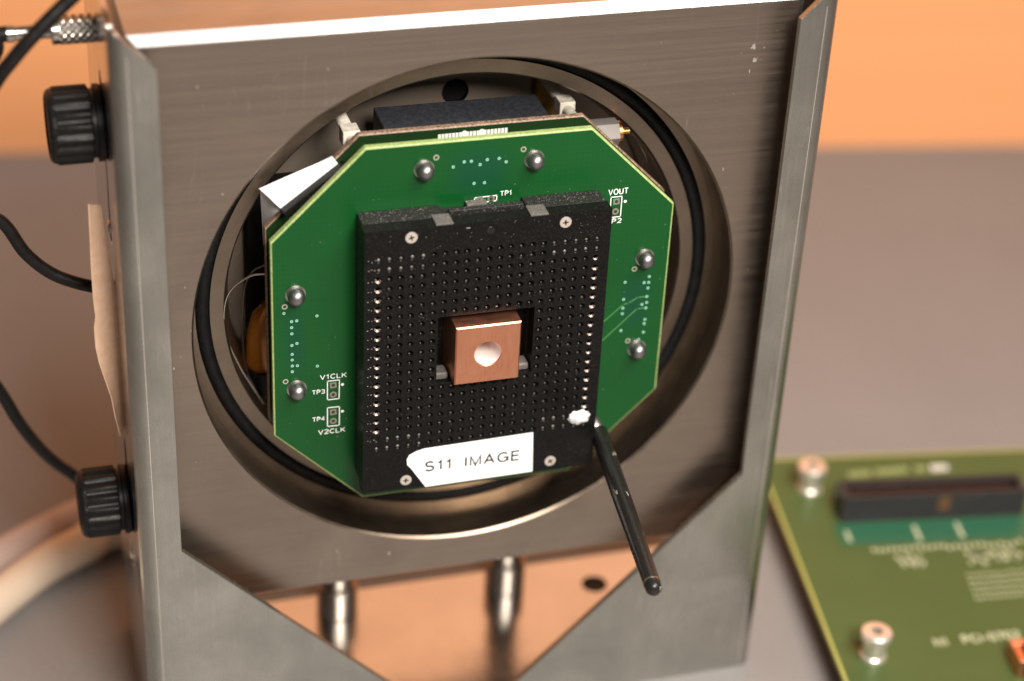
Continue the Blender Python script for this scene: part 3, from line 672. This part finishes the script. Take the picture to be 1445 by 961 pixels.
post(25.6, 43.6, 14.5, 19, 1.9, 'off-white nylon standoff beside the dark connector block, near the gold reflection tab')
cx_ = thing('coaxial_connector', 'small silver coaxial connector with a gold tip at the board corner', 'connector', (33, 9, 38))
bm = bmesh.new(); lathe(bm, [(0, -3), (3.5, -3), (3.5, 6.0), (0, 6.0)], (30, 9.0, 39.6), (1, 0, 0), 6); obj('hex_body', bm, mat('grey_connector_metal', (0.20, 0.185, 0.17), 0.6, 0.3), cx_, 0.2)
bm = bmesh.new(); lathe(bm, [(0, 6.0), (2.7, 6.0), (2.7, 6.8), (0.8, 6.9), (0.8, 9.0), (0.5, 9.3), (0, 9.3)], (30, 9.0, 39.6), (1, 0, 0), 18); obj('gold_tip', bm, GOLD, cx_)
bm = bmesh.new(); box(bm, 27, 31, Y2+1.6, 7.5, 37.5, 40.5); obj('mount', bm, BLACK, cx_)
bm = bmesh.new(); gq = onY(770, 118, 33.3); box(bm, gq.x-2.4, gq.x+2.4, 32.6, 34.02, 33, 46); tag(obj('gold_reflection', bm, mat('reflection_gold', (0.62, 0.36, 0.10), 0.32, 0.8), None, 0.3), 'gold coloured tab standing in for a warm reflection on the back wall of the bore', 'tab')  # gold piece drawn in place of a warm reflection
# folded white ribbon cable
rb = thing('ribbon_cable', 'white folded ribbon cable squeezed beside the diagonal board edge', 'ribbon cable', (-42, 8, 22))
def ribbon_mat():
    mt = mat('white_ribbon', (0.93, 0.93, 0.93), 0.4); n = N(mt); w = n.new('ShaderNodeTexWave', bands_direction='X'); w.inputs['Scale'].default_value = 900
    n.link(n.coords((1, 1, 1), (0, 0.75, 0)), w.inputs['Vector']); n.bump(w.outputs[1], 0.25, 0.0001); return mt
RIB = ribbon_mat()
def lerp(a, b, t): return a+(b-a)*t
def rib_pt(t, q):
    u0, v0 = lerp(484, 468, t), lerp(239, 221, t); u1, v1 = lerp(404, 366, t), lerp(301, 267, t)
    return onY(lerp(u0, u1, q), lerp(v0, v1, q), 3.85+max(0, t-0.5)*2*q*5.5)
B = rib_pt(0, 1); E = rib_pt(1, 1)
bm = bmesh.new(); rows = []
for i in range(9): rows.append([rib_pt(i/8, q/8) for q in range(9)])
sheet(bm, rows, 0.5); obj('upper_fold', bm, RIB, rb, ang=60)
bm = bmesh.new(); F = onY(371, 345, 18); G = onY(386, 320, 5); rows = []
for i in range(7):
    t = i/6; rows.append([lerp(lerp(E, F, t), lerp(lerp(E, B, 0.75), G, t), s/6)+Vector((0.4, 0.4, -0.4)) for s in range(7)])
sheet(bm, rows, 0.5); obj('lower_fold', bm, RIB, rb, ang=60)
bm = bmesh.new(); A2 = onY(489, 236, 0.2); B2 = onY(402, 304, 0.2)
for t in (0.0,): sheet(bm, [[lerp(A2, B2, s/4) for s in range(5)], [lerp(A2, B2, s/4)+Vector((0, 2.6, 0)) for s in range(5)]], 1.2)
obj('shade_strip', bm, BLACK, rb)  # black strip in place of the shaded rear board surface
bm = bmesh.new(); box(bm, -48, -30, 27.5, 34.05, -22, 24); tag(obj('filler_block', bm, plastic('black_filler', (0.006, 0.0055, 0.005), 0.8, 0, 900, 0.5, 0.1), None, 1.0), 'black foam block added to darken the left of the bore behind the amber coil', 'filler')  # black block added to keep the left of the cavity dark
# amber wound coil and thin wires in the dark on the left
cl = thing('wound_coil', 'amber wrapped coil glowing in the dark left side of the bore', 'coil', (-46, 22, -22))
bm = bmesh.new(); lathe(bm, [(0, 0), (4.2, 0), (4.8, 1.5), (5.0, 8), (4.2, 14), (2.2, 17), (0, 17.6)], (-45.5, 22, -22), (0.12, 0, 1), 24); obj('amber_wrap', bm, mat('amber_wrap', (0.36, 0.13, 0.02), 0.14, 0.3), cl)
bm = bmesh.new(); lathe(bm, [(0, 0), (5.2, 0), (5.2, 6), (0, 6)], (-46, 22, -27.8), (0.05, 0, 1), 20); obj('coil_base', bm, BLACK, cl)
bm = bmesh.new(); lathe(bm, [(0, 0), (3.0, 0), (3.0, 7.8), (0, 7.8)], (-44.5, 26.2, -25.5), (0, 1, 0), 12); obj('coil_mount', bm, BLACK, cl)
WIRE = mat('thin_wire', (0.62, 0.55, 0.48), 0.25, 1.0)
for lab, pts in (('thin bright wire looping wide out of the left bore gap', [(378,386,8),(352,390,9),(325,410,11),(316,440,12.0),(320,475,13),(340,520,15),(372,570,16)]),
                 ('thin wire dropping straight beside the amber coil', [(376,373,8),(358,382,11),(347,400,14),(343,440,15),(343,490,16),(350,530,16),(378,580,17)])):
    bm = bmesh.new(); tube(bm, [onY(*p) for p in pts], 0.22, 8, 8); tag(obj('wire', bm, WIRE), lab, 'wire')
bm = bmesh.new(); tube(bm, [onY(*p) for p in [(884,185,9.5),(893,190,11),(903,205,13),(912,226,14.5),(906,243,16),(896,262,18)]], 0.2, 8, 8); tag(obj('wire', bm, WIRE), 'fine wire trailing from the gold connector tip', 'wire')

# ---------------------------------------------------------------- left side: plug, cables, tape, hoses
pl = thing('cable_plug', 'knurled silver cable plug screwed into the bracket cheek above the knob', 'plug', (-88, 20, 66))
PZc = 70.0; PY = 20.0
bm = bmesh.new(); lathe(bm, [(0, 0), (3.05, 0), (3.15, 0.2), (3.15, 7.4), (2.9, 7.5)], (-XO+0.0, PY, PZc), (-1, 0, 0), 40); obj('knurled_sleeve', bm, KNURL, pl)
bm = bmesh.new(); lathe(bm, [(2.9, 7.5), (3.05, 7.6), (3.05, 9.0), (2.7, 9.3), (1.7, 9.35), (1.62, 9.6), (1.62, 16.8), (1.9, 17.0), (1.9, 18.4), (0, 18.4)], (-XO, PY, PZc), (-1, 0, 0), 40); obj('barrel', bm, CHROME, pl)
c0 = Vector((-XO-18.2, PY, PZc))
bm = bmesh.new(); tube(bm, [c0, c0+Vector((-2.5, 0.2, -0.7)), onY(-8, 78, 20), onY(-60, 150, 22), onY(-95, 240, 24), onY(-60, 290, 25), onY(0, 311, 26), onY(35, 356, 26), onY(70, 384, 26), onY(108, 399, 26), onY(150, 408, 26)], lambda t: 1.75 if t < 0.1 else 1.5, 14, 8)
obj('cable', bm, CABLE, pl)
bm = bmesh.new(); tube(bm, [onY(330, -420, 60), onY(210, -150, 30), onY(150, -55, 14), onY(112, -14, 8), onY(88, 9, 7), onY(52, 45, 6), onY(18, 84, 6), onY(-14, 128, 8), onY(-90, 260, 20), onY(-95, 430, 30), onY(-40, 500, 38), onY(0, 552, 40), onY(28, 597, 40), onY(60, 636, 40), onY(95, 664, 41), onY(150, 690, 42), (-66, 60, -70)], 1.55, 14, 8)
tag(obj('cable', bm, CABLE), 'black cable crossing in front of the plug and looping down to the lower knob', 'cable')
# loose flap of masking tape on the cheek
def tape_mat():
    mt = mat('masking_tape', (0.80, 0.55, 0.36), 0.6); n = N(mt); a = n.noise(500, None, 4); n.set('Base Color', n.mix(n.rng(a, 0.35, 0.7), (0.90, 0.62, 0.44), (0.82, 0.53, 0.34))); n.bump(a, 0.2, 0.0002); return mt
out_ = [(125,288),(127,330),(129,380),(132,425),(135,447),(133,462),(135,490),(140,512),(148,535),(157,560),(163,590),(170,614)]
inn = [(142,289),(150,340),(157,380),(163,405),(168,425),(170,447),(172,462),(173,490),(174,512),(175,535),(176,565),(176,596),(172,616)]
inn = [inn[round(i*(len(inn)-1)/(len(out_)-1))] for i in range(len(out_))]
bm = bmesh.new(); rows = []
for i, (o_, q_) in enumerate(zip(out_, inn)):
    a = onY(*o_, 9); b = onY(*q_, 13); b.x = min(b.x, -XO-0.05) if i < 9 else b.x
    rows.append([lerp(a, b, s/5)+Vector((-0.5*math.sin(math.pi*s/5), 0, 0)) for s in range(6)])
sheet(bm, rows, 0.25)
tag(obj('masking_tape', bm, tape_mat(), ang=60), 'torn beige flap of masking tape peeling off the bracket cheek', 'tape')
HOSE = mat('cream_hose', (0.74, 0.62, 0.48), 0.4)
HOSE2 = mat('pinkish_hose', (0.54, 0.42, 0.37), 0.4)
def hose(pts, r, mt, lab):
    bm = bmesh.new(); z = ZB+r-0.1; P = [onZ(u, v, z) for u, v in pts]; P.append(P[-1]+Vector((90, 10, 0))); tube(bm, P, r, 20, 10)
    tag(obj('hose', bm, mt), lab, 'hose', 'hoses curving behind the bracket')
hose([(-150,975),(-70,905),(0,845),(60,800),(120,768),(185,742)], 5.6, HOSE, 'cream rubber hose on the table, bright outer bend beside the bracket foot')
hose([(-150,870),(-70,825),(0,785),(60,753),(120,725),(185,703)], 5.0, HOSE2, 'pinkish tan hose lying behind the cream hose on the table')

# ---------------------------------------------------------------- loose circuit board on the table
ZL = -107.0; th = math.radians(-8.6); ex = Vector((math.cos(th), math.sin(th), 0)); ey = Vector((math.sin(th), -math.cos(th), 0))  # ey runs towards the viewer
c1 = onZ(1092, 708, ZL); c2 = onZ(1445, 633, ZL)
P0 = c1-ey*((c1-c2).dot(ey))                      # hidden far corner
lbd = thing('circuit_board', 'olive green circuit board lying on the table beside the bracket', 'circuit board', (P0.x+70, P0.y-60, ZB))
def lp(a, b, c=0): return P0+ex*a+ey*b+Vector((0, 0, c))
def lbox(bm, a0, a1, b0, b1, c0, c1, mi=0):
    v = [bm.verts.new(lp(a, b, c)) for c in (c0, c1) for a, b in ((a0, b0), (a1, b0), (a1, b1), (a0, b1))]
    for f in ((0,3,2,1),(4,5,6,7),(0,1,5,4),(1,2,6,5),(2,3,7,6),(3,0,4,7)): bm.faces.new([v[i] for i in f]).material_index = mi
def uv(u, v, c=0): q = onZ(u, v, ZL+c)-P0; return q.dot(ex), q.dot(ey)
bm = bmesh.new(); lbox(bm, 0, 160, 0, 130, -1.6, 0)
for f in bm.faces:
    f.normal_update()
    if abs(f.normal.z) < 0.5: f.material_index = 1
MASK2 = pcb('olive_solder_mask', (0.055, 0.088, 0.026), (0.064, 0.099, 0.030), GP, (), 0.42, 0.05)
EDGE2 = fibre('yellow_board_edge', (0.30, 0.30, 0.06), (0.42, 0.40, 0.12))
obj('board', bm, [MASK2, EDGE2], lbd, ang=20)
bm = bmesh.new(); lbox(bm, 0.0, 160, 0.0, 0.9, 0.005, 0.05); lbox(bm, 0.0, 0.9, 0.9, 130, 0.005, 0.05); obj('bare_border', bm, EDGE2, lbd)
for (u, v) in ((1147, 656), (1238, 890)):
    a, b = uv(u, v, 9.0); c = lp(a, b)
    bm = bmesh.new(); lathe(bm, [(1.6, 4.0), (1.7, 9.0), (3.6, 9.0), (4.1, 8.6), (4.1, 6.8), (3.3, 6.4), (3.2, 1.6), (3.6, 1.2), (3.6, 0), (0, 0)], c, (0, 0, 1), 28)
    so = obj('standoff', bm, SCREW, lbd, ang=40)
    bm = bmesh.new(); lathe(bm, [(0, 6.2), (1.65, 6.2)], c, (0, 0, 1), 20); obj('thread_hole', bm, DARK_HOLE, so)
for a in (7, 150):
    for b in (8, 120):
        bm = bmesh.new(); c = lp(a, b, -10.0); lathe(bm, [(0, 0), (3, 0), (3, 8.4), (0, 8.4)], c, (0, 0, 1), 16); obj('support_foot', bm, TIN, lbd)
# box header: trough with a keyed slot
a0, b1 = uv(1186, 738); a1, _ = uv(1440, 722); b0 = b1-8.6; hh = 9.0
bm = bmesh.new(); lbox(bm, a0, a1, b0, b0+1.3, 0, hh); lbox(bm, a0, a1, b1-1.3, b1, 0, hh-0.02); lbox(bm, a0, a0+1.6, b0+1.3, b1-1.3, 0, hh-0.01); lbox(bm, a1-1.6, a1, b0+1.3, b1-1.3, 0, hh-0.01); lbox(bm, a0+1.6, a1-1.6, b0+1.3, b1-1.3, 0, 2.5)
hd = obj('box_header', bm, plastic('header_plastic', (0.022, 0.020, 0.022), 0.5, 0.3), lbd)
am = uv(1320, 715)[0]
bm = bmesh.new(); lbox(bm, am-1.8, am+1.8, b1-0.5, b1+0.06, 3.0, hh-1.2); obj('key_slot', bm, mat('brown_slot', (0.11, 0.055, 0.02), 0.5), hd)
bm = bmesh.new()
for k in range(40):
    for j in range(2): x = a0+2.8+(a1-a0-5.6)*k/39; lbox(bm, x-.3, x+.3, b0+2.4+j*2.6, b0+3.0+j*2.6, 2.5, 7.0)
obj('header_pins', bm, GOLD, hd, kind='stuff')
# copper area, legends and printed marks
bm = bmesh.new(); e0, f0 = uv(1178, 742); e1, f1 = uv(1440, 775); lbox(bm, e0, a1+4, b1+0.4, b1+10.5, 0.004, 0.03)
obj('copper_area', bm, mat('teal_masked_copper', (0.022, 0.105, 0.055), 0.35), lbd)
LEG = mat('pale_legend_ink', (0.44, 0.46, 0.29), 0.6)
def lwrite(t, u0, v0, u1, v1, h, sw=0.2):
    p, q = uv(u0, v0), uv(u1, v1); writing(t, lp(*p), lp(*q), h, (0, 0, 1), 0.06, LEG, lbd, sw=sw)
lwrite('N1  PCI-0702', 1322, 912, 1441, 900, 2.9, 0.22)
def marks(name, rects, mt=LEG):
    bm = bmesh.new()
    for u, v, w, d in rects:
        a, b = uv(u, v); lbox(bm, a-w/2, a+w/2, b-d/2, b+d/2, 0.035, 0.08)
    obj(name, bm, mt, lbd)
PALE = mat('faded_legend_ink', (0.34, 0.38, 0.16), 0.6); WLEG = mat('bright_legend_ink', (0.75, 0.74, 0.68), 0.6)
marks('legend_block', [(1200+k*5.2, 670-k*0.5, 0.7, 2.6) for k in range(6)]+[(1238+k*5, 666.5-k*0.45, 0.7, 2.6) for k in range(9)]+[(1294+k*5, 662-k*0.4, 0.7, 2.6) for k in range(3)], PALE)
marks('legend_block', [(1316, 661, 0.8, 3), (1320, 660.6, 0.8, 3), (1325, 660.2, 0.8, 3), (1330, 660, 0.8, 3), (1335, 659.6, .8, 3)], WLEG)
rects = []
for k in range(13): rects.append((1233+k*8.2, 777-k*0.55+random.uniform(-1, 1), 1.0, 1.6))
for k in range(7): rects.append((1266+k*6.2, 786+random.uniform(-2, 9), 1.0, 1.7))
for k in range(12): rects.append((1340+k*9, 774-k*0.8+random.uniform(-2, 2), 1.1, 1.7))
for cu_, cv_ in ((1287, 789), (1384, 786), (1424, 781)):
    for k in range(12): rects.append((cu_+random.uniform(-15, 15), cv_+random.uniform(-6, 9), 0.9, 1.5))
for k in range(13): rects.append((1365+k*6.2, 784-k*0.4+random.uniform(-5, 8), 1.1, 1.8))
marks('component_legend', rects)
marks('component_legend', [(1197, 757, 1.1, 5), (1294, 752, 1.2, 7), (1354, 748, 1.2, 7)])
rects = []
for j in range(5):
    for k in range(14): rects.append((1366+k*6.5+j*3, 812-k*0.55+j*8.2+random.uniform(-.8, .8), 0.62, 1.0))
marks('via_array', rects)
# corner component: pink-metal can with a dark chip
ja, jb = uv(1424, 924)
bm = bmesh.new(); lbox(bm, ja-1, ja+18, jb, jb+2.2, 0, 5.5); lbox(bm, ja-1, ja+1.4, jb+2.2, jb+9, 0, 5.5); obj('shield_wall', bm, COPPER, lbd, 0.3)
bm = bmesh.new(); lbox(bm, ja+1.9, ja+16, jb+2.7, jb+12, 0, 6.5); ch = obj('dark_component', bm, BLACK, lbd, 0.3)
bm = bmesh.new(); lbox(bm, ja+4.4, ja+6, jb+6, jb+7.4, 6.4, 6.7); obj('bright_spot', bm, SCREW, ch)
